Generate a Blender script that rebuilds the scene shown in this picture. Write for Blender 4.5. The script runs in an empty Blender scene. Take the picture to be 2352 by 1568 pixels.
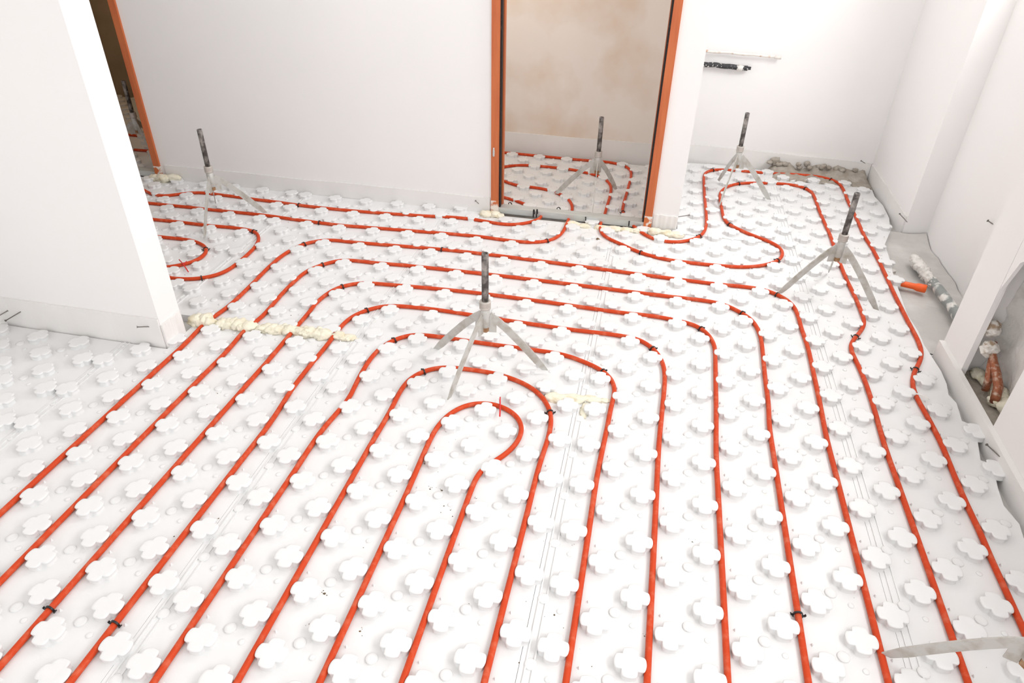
import bpy, bmesh, math, random
from mathutils import Vector, Matrix, noise
random.seed(7)
S = bpy.context.scene
C = S.collection
U = 0.05                      # half the stud pitch, in metres

# ---------------------------------------------------------------- camera
cam_d = bpy.data.cameras.new('camera'); cam = bpy.data.objects.new('camera', cam_d); C.objects.link(cam)
cam_d.sensor_width = 36.0; cam_d.lens = 1580.0*36.0/2352.0; cam_d.clip_start = 0.02
def set_cam(yaw, pitch, roll, loc):
    f = Vector((math.sin(yaw)*math.cos(pitch), math.cos(yaw)*math.cos(pitch), -math.sin(pitch)))
    r = Vector((math.cos(yaw), -math.sin(yaw), 0)); u = r.cross(f)
    r2 = r*math.cos(roll)+u*math.sin(roll); u2 = u*math.cos(roll)-r*math.sin(roll)
    m = Matrix((r2, u2, -f)).transposed().to_4x4(); m.translation = loc
    cam.matrix_world = m
set_cam(-0.194611605, 0.591617488, 0.0244710194, (0.632142624, -2.20317367, 1.67143938))
S.camera = cam
S.view_settings.view_transform = 'Standard'; S.view_settings.look = 'None'
S.view_settings.gamma = 1.0; S.view_settings.use_curve_mapping = False
S.view_settings.exposure = 0.41

# ---------------------------------------------------------------- light
W = bpy.data.worlds.new('world'); S.world = W; W.use_nodes = True
bg = W.node_tree.nodes['Background']; bg.inputs[0].default_value = (0.975, 0.99, 1.0, 1); bg.inputs[1].default_value = 1.17
def area(name, loc, target, sx, sy, power, col=(0.975, 0.99, 1.0)):
    d = bpy.data.lights.new(name, 'AREA'); d.shape = 'RECTANGLE'; d.size = sx; d.size_y = sy; d.energy = power; d.color = col
    o = bpy.data.objects.new(name, d); C.objects.link(o); o.location = loc
    o.rotation_euler = (Vector(target)-Vector(loc)).to_track_quat('-Z', 'Y').to_euler(); return o
area('daylight_niche_window', (2.48, 1.35, 1.93), (0.3, 1.1, 0.9), 0.95, 0.86, 42)
area('daylight_side_window', (2.30, -1.3, 1.62), (-1.2, -0.9, 0.7), 1.5, 1.15, 30)
area('ceiling_fill', (-1.1, .75, 2.46), (-1.1, .75, 0), 2.4, 1.3, 10)  # added soft fill imitating ceiling bounce; no fixture hangs here
area('dark_room_fill', (-3.5, 2.6, 2.3), (-3.0, 3.0, 0.5), .4, .4, 4, (1, .72, .42))  # added dim warm fill, unseen source, lifts the dark room's walls
area('rear_room_fill', (-1.16, 2.2, 1.5), (.2, 2.2, .9), .7, 1.0, 12, (1, .95, .88))  # added warm fill on a closed wall, no window there; brightens the rear room

# ---------------------------------------------------------------- materials
def mat(name, col, rough=0.6, metal=0.0, col2=None, scale=8.0, lo=0.4, hi=0.65, bump=0.0, bscale=60.0, stretch=None, spec=0.5, detail=4.0, sss=0.0):
    m = bpy.data.materials.new(name); m.use_nodes = True; nt = m.node_tree; b = nt.nodes['Principled BSDF']
    b.inputs['Base Color'].default_value = (*col, 1); b.inputs['Roughness'].default_value = rough
    b.inputs['Metallic'].default_value = metal; b.inputs['Specular IOR Level'].default_value = spec
    tc = nt.nodes.new('ShaderNodeTexCoord'); mp = nt.nodes.new('ShaderNodeMapping')
    nt.links.new(tc.outputs['Object'], mp.inputs[0])
    if stretch: mp.inputs['Scale'].default_value = stretch
    if col2 is not None:
        n = nt.nodes.new('ShaderNodeTexNoise'); n.inputs['Scale'].default_value = scale; n.inputs['Detail'].default_value = detail
        nt.links.new(mp.outputs[0], n.inputs['Vector'])
        r = nt.nodes.new('ShaderNodeValToRGB'); r.color_ramp.elements[0].position = lo; r.color_ramp.elements[1].position = hi
        r.color_ramp.elements[0].color = (*col, 1); r.color_ramp.elements[1].color = (*col2, 1)
        nt.links.new(n.outputs['Fac'], r.inputs[0]); nt.links.new(r.outputs[0], b.inputs['Base Color'])
    if bump:
        n2 = nt.nodes.new('ShaderNodeTexNoise'); n2.inputs['Scale'].default_value = bscale; n2.inputs['Detail'].default_value = 5
        nt.links.new(mp.outputs[0], n2.inputs['Vector'])
        bp = nt.nodes.new('ShaderNodeBump'); bp.inputs['Strength'].default_value = bump; bp.inputs['Distance'].default_value = 0.01
        nt.links.new(n2.outputs['Fac'], bp.inputs['Height']); nt.links.new(bp.outputs[0], b.inputs['Normal'])
    return m
M = {}
M['plaster'] = mat('wall_plaster', (0.905, 0.88, 0.865), 0.85, col2=(0.885, 0.865, 0.855), scale=1.3, lo=.35, hi=.7, bump=.04, bscale=30, spec=.2)
M['plaster_patch'] = mat('wall_plaster_patchy', (0.86, 0.79, 0.73), 0.85, col2=(0.72, 0.56, 0.42), scale=2.2, lo=.45, hi=.75, bump=.05, bscale=25, spec=.2)
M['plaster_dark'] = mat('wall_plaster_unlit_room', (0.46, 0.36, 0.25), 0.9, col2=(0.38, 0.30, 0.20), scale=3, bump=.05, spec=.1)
M['rough'] = mat('rough_render', (0.84, 0.81, 0.78), 0.95, col2=(0.55, 0.52, 0.49), scale=9, lo=.55, hi=.75, bump=.6, bscale=35, spec=.1)
M['ceiling'] = mat('ceiling_white', (0.85, 0.84, 0.82), 0.9, spec=.1)
M['strip'] = mat('edge_strip_foam', (0.86, 0.835, 0.815), 0.7, col2=(0.81, 0.79, 0.77), scale=5, lo=.4, hi=.8, bump=.04, bscale=120, spec=.25)
M['panel'] = mat('white_moulded_panel', (0.815, 0.81, 0.805), 0.38, col2=(0.72, 0.66, 0.57), scale=17, lo=.72, hi=.86, bump=.03, bscale=180, spec=.4, detail=8)
M['concrete'] = mat('grey_concrete', (0.55, 0.525, 0.50), 0.95, col2=(0.66, 0.635, 0.61), scale=6, bump=.35, bscale=40, spec=.1)
M['mortar'] = mat('brown_mortar', (0.40, 0.35, 0.295), 0.98, col2=(0.50, 0.455, 0.40), scale=18, bump=.8, bscale=60, spec=.05)
M['pipe'] = mat('orange_plastic_pipe', (0.60, 0.058, 0.012), 0.5, col2=(0.66, 0.15, 0.075), scale=38, lo=.5, hi=.78, bump=.05, bscale=140, spec=.22, detail=7)
M['frame'] = mat('orange_primed_door_frame', (0.60, 0.165, 0.055), 0.5, col2=(0.50, 0.12, 0.04), scale=6, lo=.35, hi=.7, stretch=(9, 9, .7), bump=.05, bscale=20, spec=.4)
M['worn'] = mat('worn_primer_and_plaster', (0.60, 0.165, 0.055), 0.7, col2=(0.82, 0.76, 0.70), scale=22, lo=.47, hi=.55, bump=.1, bscale=60, spec=.3)
M['seal'] = mat('black_rubber_seal', (0.012, 0.011, 0.011), 0.6, col2=(0.05, 0.045, 0.04), scale=60, lo=.6, hi=.75)
M['steel'] = mat('galvanised_steel', (0.56, 0.55, 0.52), 0.5, metal=.25, col2=(0.38, 0.34, 0.28), scale=26, lo=.45, hi=.75, bump=.06, bscale=120, detail=6)
M['rod'] = mat('dark_rod_with_mortar_stains', (0.075, 0.065, 0.06), 0.6, metal=.2, col2=(0.44, 0.40, 0.37), scale=48, lo=.42, hi=.72, stretch=(1, 1, .7), bump=.15, bscale=90, detail=6)
M['rust'] = mat('rusty_nut', (0.30, 0.15, 0.07), 0.8, col2=(0.45, 0.30, 0.18), scale=50, bump=.2)
M['collar'] = mat('threaded_collar_metal', (0.50, 0.47, 0.43), 0.5, metal=.3, col2=(0.60, 0.53, 0.48), scale=40, bump=.1)
M['sill'] = mat('zinc_sill_profile', (0.60, 0.62, 0.60), 0.45, metal=.25, col2=(0.54, 0.55, 0.53), scale=5, stretch=(1, 12, 12))
M['clip'] = mat('black_plastic', (0.011, 0.011, 0.012), 0.4)
M['tie'] = mat('red_plastic', (0.72, 0.02, 0.02), 0.4)
M['foam'] = mat('yellow_expanding_foam', (0.86, 0.81, 0.66), 0.9, col2=(0.70, 0.60, 0.40), scale=24, lo=.52, hi=.8, bump=.4, bscale=90, spec=.1)
M['nail'] = mat('dull_nail_steel', (0.22, 0.20, 0.18), 0.5, metal=.5)
M['grey_pvc'] = mat('grey_pvc_with_plaster', (0.25, 0.27, 0.26), 0.45, col2=(0.76, 0.74, 0.70), scale=16, lo=.5, hi=.6, bump=.1, bscale=60)
M['plaster_blob'] = mat('dried_plaster', (0.80, 0.77, 0.73), 0.95, col2=(0.52, 0.50, 0.46), scale=30, lo=.5, hi=.75, bump=.5, bscale=60, spec=.1)
M['orange'] = mat('bright_orange_plastic', (0.95, 0.13, 0.015), 0.35)
M['copper'] = mat('tarnished_copper', (0.34, 0.12, 0.06), 0.45, metal=.5, col2=(0.55, 0.42, 0.33), scale=55, lo=.5, hi=.7, bump=.2)
M['fitting'] = mat('plaster_covered_fitting', (0.80, 0.77, 0.72), 0.8, col2=(0.38, 0.27, 0.18), scale=32, lo=.52, hi=.66, bump=.25, bscale=60)
M['black_pipe'] = mat('black_pipe_with_plaster', (0.03, 0.03, 0.032), 0.5, col2=(0.75, 0.72, 0.68), scale=70, lo=.60, hi=.66)
M['white_pipe'] = mat('plastered_copper_pipe', (0.82, 0.77, 0.72), 0.7, col2=(0.55, 0.32, 0.22), scale=24, lo=.55, hi=.72)
M['crumb'] = mat('brown_crumbs', (0.20, 0.13, 0.07), 0.95, col2=(0.10, 0.08, 0.05), scale=40)
M['white_plastic'] = mat('white_plastic', (0.85, 0.84, 0.80), 0.4)

# ---------------------------------------------------------------- helpers
class MB:
    def __init__(s): s.v = []; s.f = []; s.sm = []
    def add(s, vs, fs, smooth=False):
        o = len(s.v); s.v += [tuple(v) for v in vs]; s.f += [tuple(i+o for i in f) for f in fs]; s.sm += [smooth]*len(fs)
        return s
    def box(s, x0, x1, y0, y1, z0, z1):
        vs = [(x, y, z) for z in (z0, z1) for y in (y0, y1) for x in (x0, x1)]
        return s.add(vs, [(0, 2, 3, 1), (4, 5, 7, 6), (0, 1, 5, 4), (2, 6, 7, 3), (0, 4, 6, 2), (1, 3, 7, 5)])
    def prism(s, poly, z0, z1):
        n = len(poly); vs = [(x, y, z0) for x, y in poly]+[(x, y, z1) for x, y in poly]
        fs = [tuple(range(n-1, -1, -1)), tuple(range(n, 2*n))]+[(i, (i+1) % n, n+(i+1) % n, n+i) for i in range(n)]
        return s.add(vs, fs)
    def lathe(s, prof, n=20, c=(0, 0), smooth=True, rot=None, org=(0, 0, 0)):
        vs = []; fs = []
        for r, z in prof:
            for k in range(n):
                a = 2*math.pi*k/n; vs.append(Vector((r*math.cos(a), r*math.sin(a), z)))
        for i in range(len(prof)-1):
            for k in range(n): fs.append((i*n+k, i*n+(k+1) % n, (i+1)*n+(k+1) % n, (i+1)*n+k))
        fs.append(tuple(range(n-1, -1, -1))); m = (len(prof)-1)*n; fs.append(tuple(m+k for k in range(n)))
        if rot is not None: vs = [rot @ v for v in vs]
        vs = [v+Vector((c[0], c[1], 0))+Vector(org) for v in vs]
        return s.add(vs, fs, smooth)
    def tube(s, pts, r, n=10, caps=True, smooth=True):
        pts = [Vector(p) for p in pts]; L = len(pts); rr = r if isinstance(r, (list, tuple)) else [r]*L
        vs = []; fs = []; up = None
        for i, p in enumerate(pts):
            t = (pts[min(i+1, L-1)]-pts[max(i-1, 0)]).normalized()
            if up is None: up = Vector((0, 0, 1)) if abs(t.z) < .9 else Vector((1, 0, 0))
            a = t.cross(up).normalized(); b = a.cross(t).normalized(); up = b
            for k in range(n):
                w = 2*math.pi*k/n; vs.append(p+a*math.cos(w)*rr[i]+b*math.sin(w)*rr[i])
        for i in range(L-1):
            for k in range(n): fs.append((i*n+k, i*n+(k+1) % n, (i+1)*n+(k+1) % n, (i+1)*n+k))
        if caps: fs.append(tuple(range(n-1, -1, -1))); fs.append(tuple((L-1)*n+k for k in range(n)))
        return s.add(vs, fs, smooth)
    def bar(s, pts, side, w, t):
        # flat strip swept along pts: w across (in the plane of travel and z), t along side
        pts = [Vector(p) for p in pts]; side = Vector(side).normalized(); vs = []; fs = []; L = len(pts)
        for i, p in enumerate(pts):
            d = (pts[min(i+1, L-1)]-pts[max(i-1, 0)]).normalized(); nrm = d.cross(side).normalized()
            for a, b in ((-1, -1), (1, -1), (1, 1), (-1, 1)): vs.append(p+nrm*(a*w/2)+side*(b*t/2))
        for i in range(L-1):
            for k in range(4): fs.append((i*4+k, i*4+(k+1) % 4, (i+1)*4+(k+1) % 4, (i+1)*4+k))
        fs.append((3, 2, 1, 0)); fs.append(tuple((L-1)*4+k for k in range(4)))
        return s.add(vs, fs)
    def blob(s, c, r, seed=0, amp=.25, freq=2.5, sub=3):
        bm = bmesh.new(); bmesh.ops.create_icosphere(bm, subdivisions=sub, radius=1)
        bm.verts.ensure_lookup_table(); vs = []
        for v in bm.verts:
            k = 1+amp*noise.noise(v.co*freq+Vector((seed*3.7, seed*1.3, seed)))
            vs.append((c[0]+v.co.x*r[0]*k, c[1]+v.co.y*r[1]*k, c[2]+v.co.z*r[2]*k))
        fs = [tuple(x.index for x in f.verts) for f in bm.faces]; bm.free()
        return s.add(vs, fs, True)
    def build(s, name, m, parent=None, origin=None):
        me = bpy.data.meshes.new(name); vs = s.v
        if origin is not None: vs = [(x-origin[0], y-origin[1], z-origin[2]) for x, y, z in s.v]
        me.from_pydata(vs, [], s.f); me.polygons.foreach_set('use_smooth', s.sm); me.update()
        bm = bmesh.new(); bm.from_mesh(me); bmesh.ops.recalc_face_normals(bm, faces=bm.faces); bm.to_mesh(me); bm.free()
        for x in (m if isinstance(m, (list, tuple)) else [m]): me.materials.append(x)
        o = bpy.data.objects.new(name, me); C.objects.link(o)
        if parent: o.parent = parent
        if origin is not None: o.location = origin
        return o
def tag(o, label, cat, group=None, kind=None):
    if label: o['label'] = label
    if cat: o['category'] = cat
    if group: o['group'] = group
    if kind: o['kind'] = kind
    return o
def empty(name, loc, label, cat, group=None):
    o = bpy.data.objects.new(name, None); o.empty_display_size = .05; C.objects.link(o); o.location = loc
    return tag(o, label, cat, group)
def struct(o, label, cat): return tag(o, label, cat, kind='structure')
# ---------------------------------------------------------------- the setting
ZP = -0.009                   # top of the insulation panels (pipe centres lie at z = 0)
ZS = -0.045                   # concrete slab
CE = 2.5
BK = -3.6
def wall(name, boxes, m, label):
    b = MB()
    for x in boxes: b.box(*x)
    return struct(b.build(name, m), label, 'wall')
struct(MB().box(-4.4, 2.6, BK, 4.2, -.2, ZS).build('floor', M['concrete']), 'bare grey concrete slab under the white insulation panels', 'floor')
struct(MB().box(-4.4, 2.6, BK, 4.2, CE, CE+.1).build('ceiling', M['ceiling']), 'plain white ceiling above the room', 'ceiling')
YF = 1.59
DH = 2.06
wall('wall_far', [(-2.50, -.262, YF, YF+.07, ZS, CE), (-.262, .692, YF, YF+.07, DH, CE), (-3.42, -2.50, YF, YF+.07, DH, CE), (-4.4, -3.42, YF, YF+.07, ZS, CE), (.692, .838, YF, YF+.07, ZS, CE)], M['plaster'], 'smooth off-white plastered wall between the two orange door frames')
wall('wall_partition', [(.775, .838, YF+.0701, 2.86, ZS, CE)], M['plaster'], 'white partition wall running back from the pillar beside the doorway')
wall('wall_back', [(.838, 2.6, 2.86, 2.95, ZS, CE)], M['plaster'], 'white back wall of the alcove with two cut pipes')
wall('wall_rear_room', [(-1.2, .775, 2.73, 2.82, ZS, CE), (-1.29, -1.2, YF+.07, 2.82, ZS, CE)], M['plaster_patch'], 'stained beige plaster wall seen through the central doorway')
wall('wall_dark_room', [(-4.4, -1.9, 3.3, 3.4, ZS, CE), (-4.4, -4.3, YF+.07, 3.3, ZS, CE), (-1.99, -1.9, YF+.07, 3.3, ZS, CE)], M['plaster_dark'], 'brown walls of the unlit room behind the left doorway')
wall('wall_left', [(-2.055, -1.27, -.135, -.005, ZS, CE), (-2.20, -2.055, BK, -.005, ZS, CE), (-4.4, -2.20, -.135, -.005, ZS, CE)], M['plaster'], 'white partition wall at left whose narrow end faces the window')
wall('wall_corridor', [(-4.4, -4.3, -.005, YF, ZS, CE)], M['plaster'], 'white end wall of the passage behind the left partition')
# right wall: straight part by the back corner, a jog, the niche wall with its window, the nearer wall with its open recess
wall('wall_right', [(2.15, 2.60, 1.93, 2.86, ZS, CE),
    (2.28, 2.42, .625, 1.93, ZS, 1.5), (2.28, 2.42, .625, .9, 1.5, CE), (2.28, 2.42, 1.8, 1.93, 1.5, CE), (2.28, 2.42, .9, 1.8, 2.34, CE),
    (1.99, 2.6, .475, .625, ZS, CE), (1.99, 2.012, .40, .475, ZS, CE), (2.15, 2.6, .04, .475, ZS, CE), (1.99, 2.15, .04, .40, .78, CE), (2.012, 2.15, .40, .475, .78, CE),
    (1.99, 2.22, -.6, .04, ZS, CE), (1.99, 2.22, -2.1, -.6, ZS, 1.05), (1.99, 2.22, -2.1, -.6, 2.2, CE), (1.99, 2.22, BK, -2.1, ZS, CE)],
    M['plaster'], 'white right-hand wall with a niche and an open pipe recess')
# rough lining of the recess
b = MB()
nx, nz = 16, 30
vs = []; fs = []
for j in range(nz+1):
    for i in range(nx+1):
        y = .04+.434*i/nx; z = ZS+.0+.82*j/nz
        d = .018*noise.noise(Vector((y*14, z*14, 2)))+.012*noise.noise(Vector((y*40, z*40, 5)))
        e = max(0, 1-(.475-y)/.04)*.03
        vs.append((2.125+d-e, y, z))
for j in range(nz):
    for i in range(nx): a = j*(nx+1)+i; fs.append((a, a+1, a+nx+2, a+nx+1))
b.add(vs, fs, True)
struct(b.build('wall_recess', M['rough']), 'rough grey render inside the pipe recess in the right wall', 'wall')

def window(n, x, y0, y1, z0, z1, lab):
    o = MB().box(x, x+.05, y0, y1, z0, z0+.05).box(x, x+.05, y0, y1, z1-.05, z1).box(x, x+.05, y0, y0+.05, z0+.05, z1-.05).box(x, x+.05, y1-.05, y1, z0+.05, z1-.05).build('window_%d' % n, M['white_plastic'])
    struct(o, lab, 'window')
window(1, 2.36, .9, 1.8, 1.5, 2.34, 'white window frame high in the niche wall')
window(2, 2.16, -2.1, -.6, 1.05, 2.2, 'white window frame in the right wall beside the viewer')

# edge strips (perimeter foam upstand)
def strip(name, boxes, label):
    b = MB()
    for x in boxes: b.box(*x)
    return struct(b.build(name, M['strip']), label, 'edge strip')
def wavy(name, p0, p1, z0, ztop, th, nrm, label):
    n = 40; p0 = Vector(p0); p1 = Vector(p1); nv = Vector(nrm); vs = []; fs = []
    for i in range(n+1):
        t = i/n; p = p0.lerp(p1, t); w = .004*noise.noise(Vector((t*9, p0.x, p0.y)))
        zt = (ztop(t) if callable(ztop) else ztop)+.004*noise.noise(Vector((t*7, 3, p0.x)))
        a = p+nv*(.0005); c = p+nv*(th+.003+w)
        vs += [(a.x, a.y, z0), (c.x, c.y, z0), (c.x, c.y, zt), (a.x, a.y, zt)]
    for i in range(n):
        for k in range(4): fs.append((i*4+k, i*4+(k+1) % 4, i*4+4+(k+1) % 4, i*4+4+k))
    fs += [(3, 2, 1, 0), tuple(n*4+k for k in range(4))]
    return struct(MB().add(vs, fs, False).build(name, M['strip']), label, 'edge strip')
wavy('baseboard_far', (-2.44, YF), (-.27, YF), ZS, .088, .006, (0, -1), 'grey-white foam edge strip along the base of the far wall')
wavy('baseboard_pillar', (.70, YF), (.836, YF), ZS, .088, .006, (0, -1), 'short foam edge strip at the base of the white pillar')
wavy('baseboard_left', (-2.05, -.135), (-1.272, -.135), ZS, .13, .006, (0, -1), 'foam edge strip along the base of the left partition')
wavy('baseboard_left_end', (-1.27, -.137), (-1.27, -.012), ZS, .10, .006, (1, 0), 'foam edge strip round the end of the left partition')
wavy('baseboard_left_side', (-2.055, -3.4), (-2.055, -.142), ZS, .12, .006, (1, 0), 'foam edge strip at the far left of the floor')
wavy('baseboard_back', (.84, 2.86), (2.14, 2.86), ZS, lambda t: .12-.03*t, .006, (0, -1), 'foam edge strip along the alcove back wall')
wavy('baseboard_right', (2.15, 2.85), (2.15, 1.94), ZS, .085, .006, (-1, 0), 'foam edge strip along the right wall by the back corner')
wavy('baseboard_near', (1.99, .615), (1.99, -3.4), ZS, .05, .02, (-1, 0), 'foam edge strip below the open recess in the right wall')
wavy('baseboard_rear_room', (-1.19, 2.73), (.77, 2.73), ZS, .135, .006, (0, -1), 'beige foam edge strip in the room behind the central doorway')

# ---------------------------------------------------------------- studded insulation panels
def stud(b, x, y, rng):
    # moulded stud: four undercut lobes, notched on the diagonals
    n = 64; prof = [(.975, ZP-.002, .75), (.94, ZP+.003, .8), (.93, .001, .85), (.95, .005, .95), (1.0, .0078, 1), (1.0, .0105, 1), (.95, .0122, .9), (.80, .0129, .5), (.45, .0123, 0), (.20, .0120, 0)]
    vs = []; fs = []
    for r, z, w in prof:
        for k in range(n):
            a = 2*math.pi*k/n
            c4 = min(abs((a-q*math.pi/2+math.pi) % (2*math.pi)-math.pi) for q in range(4))    # angle from the nearest cardinal lobe
            # four broad rounded tabs with re-entrant corners between them
            q = .50/max(.05, math.sin(c4)); f = -math.log(math.exp(-14*1.0)+math.exp(-14*min(q, 2.0)))/14
            rr = .0422*r*(1+(f-1)*w)
            vs.append((x+rr*math.cos(a), y+rr*math.sin(a), z))
    for i in range(len(prof)-1):
        for k in range(n): fs.append((i*n+k, i*n+(k+1) % n, (i+1)*n+(k+1) % n, (i+1)*n+k))
    fs.append(tuple((len(prof)-1)*n+k for k in range(n)))
    b.add(vs, fs, True)
def knob(b, x, y, r=.0165, h=.0042):
    n = 20; vs = []; fs = []
    prof = [(1.0, ZP-.001), (1.0, ZP+h*.7), (.9, ZP+h), (.4, ZP+h*1.1)]
    for rr, z in prof:
        for k in range(n): a = 2*math.pi*k/n; vs.append((x+r*rr*math.cos(a), y+r*rr*math.sin(a), z))
    for i in range(3):
        for k in range(n): fs.append((i*n+k, i*n+(k+1) % n, (i+1)*n+(k+1) % n, (i+1)*n+k))
    fs.append(tuple(3*n+k for k in range(n))); b.add(vs, fs, True)
def tab(b, x, y):
    r = .0055; h = .009; vs = [(x+r*math.cos(q*2.094+.5), y+r*math.sin(q*2.094+.5), ZP-.001) for q in range(3)]+[(x-.002, y+.001, ZP+h)]
    b.add(vs, [(0, 1, 3), (1, 2, 3), (2, 0, 3)])
def inside(px, py, poly):
    c = False; n = len(poly)
    for i in range(n):
        x0, y0 = poly[i]; x1, y1 = poly[(i+1) % n]
        if (y0 > py) != (y1 > py) and px < (x1-x0)*(py-y0)/(y1-y0)+x0: c = not c
    return c
def panel(poly, lat, label, ox=0.0, oy=0.0, ridge=None, warp=None, cut=()):
    # lat = [(x residue mod 4, y residue mod 4), ...] in half-pitch units
    rng = random.Random(3); b = MB(); P = [(x*U, y*U) for x, y in poly]
    b.prism(P, ZS+.001, ZP)
    xs = [p[0] for p in poly]; ys = [p[1] for p in poly]
    for (rx, ry, first) in lat:
        rx %= 4; ry %= 4
        i0 = int(min(xs)//4)-2; i1 = int(max(xs)//4)+2
        for i in range(i0, i1+1):
            for j in range(int(min(ys)//4)-2, int(max(ys)//4)+3):
                x = rx+4*i; y = ry+4*j
                if warp: y += warp(x, y)
                if any(abs(x-u)+abs(y-v) < 1.2 for u, v in cut): continue          # studs sliced off where a bend runs
                if inside(x, y, poly): stud(b, (x+ox)*U, (y+oy)*U, rng)
                if first:
                    if inside(x+1, y+first*1.0, poly) and inside(x+1.4, y+first, poly): knob(b, (x+1+ox)*U, (y+first+oy)*U)
                    if inside(x-.5, y+1.35, poly): tab(b, (x-.52+ox)*U, (y+1.35+oy)*U)
                    if inside(x+2, y+.45, poly): knob(b, (x+2+ox)*U, (y-1.6+2+oy)*U, .0085, .003)
    if ridge:
        for rx, y0, y1 in ridge:
            for dx in (.35, .75):
                b.box((rx+dx)*U-.0022, (rx+dx)*U+.0022, y0*U, y1*U, ZP-.001, ZP+.0035)
    o = b.build('insulation_panel', M['panel'])
    return tag(o, label, 'insulation panel', 'white studded insulation panels on the floor')
# seams at x = -29.5, -10.65, 9.5, 29.15 half pitches
G = .011
LA = [(1, 1, 1), (3, 3, 0)]; LB = [(1, 3, 1), (3, 1, 0)]
YT = YF/U-.2
panel([(-10.65+G, -52), (9.5-G, -52), (9.5-G, YT), (4, YT), (4, 31.2), (-5.2, 31.2), (-5.2, YT), (-10.65+G, YT)], LA, 'white studded panel under the innermost hairpin of orange pipe', warp=lambda x, y: .0006*(y-2)**2, ridge=[(-10.65, -52, YT)])
panel([(9.5+G, -52), (29.15-G, -52), (29.15-G, 31.3), (13.8, 31.3), (13.8, YT), (9.5+G, YT)], LB, 'white studded panel in front of the white pillar, right of the middle tripod', ox=.08, ridge=[(9.5, -52, YT)])
panel([(-29.5+G, 2.2), (-10.65-G, 2.2), (-10.65-G, YT), (-29.5+G, YT)], [(1, 0, 1), (3, 2.05, 0)], 'white studded panel between the yellow foam bead and the far wall', ox=.12, warp=lambda x, y: .3+.012*(y-10)+max(0, .055*(x+21)), cut=[(-29, 18.4), (-29, 10.3)], ridge=[(-29.5, 2.2, YT)])
panel([(-29.5+G, -52), (-10.65-G, -52), (-10.65-G, 2.1), (-25.2, 2.1), (-25.2, -3.0), (-29.5+G, -3.0)], [(1, .1, 1), (3, 2.1, 0)], 'white studded panel in the left foreground under three diagonal pipes', ox=.02, ridge=[(-29.5, -52, -3)])
panel([(-86, .2), (-29.5-G, .2), (-29.5-G, YT), (-86, YT)], [(-36.8, .9, 1), (-34.8, 2.75, 0)], 'white studded panel in the passage behind the left partition')
panel([(-40.8, -68), (-29.5-G, -52), (-29.5-G, -3.0), (-40.8, -3.0)], [(1.4, 1.8, 1), (3.4, 3.8, 0)], 'bare white studded panel in front of the left partition, no pipes on it')
edge = [(29.15+G, -52), (38.6, -52), (38.2, -30), (38.6, -20), (38.2, -14), (38.5, -10.4), (38.9, -7.8), (38.5, -6.3), (38.7, -4.7), (39.2, -2.2), (38.5, -1.9), (39.1, .7), (39.2, 2.2), (38.6, 2.5), (38.9, 4.8), (38.6, 5.8), (38.9, 7.3), (39.0, 9.2), (38.9, 10.5), (38.7, 13.2), (38.8, 15.4), (38.6, 18.4), (38.9, 22.3), (39.3, 27.1), (39.8, 30.9), (40.1, 34.4), (41.6, 38.4), (42.4, 42.5), (42.6, 46.7), (42.2, 49.6), (42.4, 52.0), (41.5, 52.9), (40.1, 52.6), (39.0, 54.3), (36.6, 55.0), (34.2, 54.2), (32.0, 53.0), (30.6, 54.2), (29.15+G, 55.2)]
panel(edge, LB, 'white studded panel with a torn edge along the right wall', ridge=[(29.15, -52, 50)])
panel([(16.9, 31.4), (29.15-G, 31.4), (29.15-G, 55.8), (26, 56.6), (22, 56.8), (16.9, 56.3)], LB, 'white studded panel filling the alcove beside the pillar', ox=.08, oy=-.25)
panel([(-23.5, 33.4), (15.4, 33.4), (15.4, 53.5), (-23.5, 53.5)], LA, 'white studded panel in the room behind the central doorway', oy=-.6)
panel([(-86, 33.4), (-39.9, 33.4), (-39.9, 65), (-86, 65)], [(-36.8, 0, 0), (-34.8, 2, 0)], 'white studded panel in the unlit room behind the left doorway')

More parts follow.
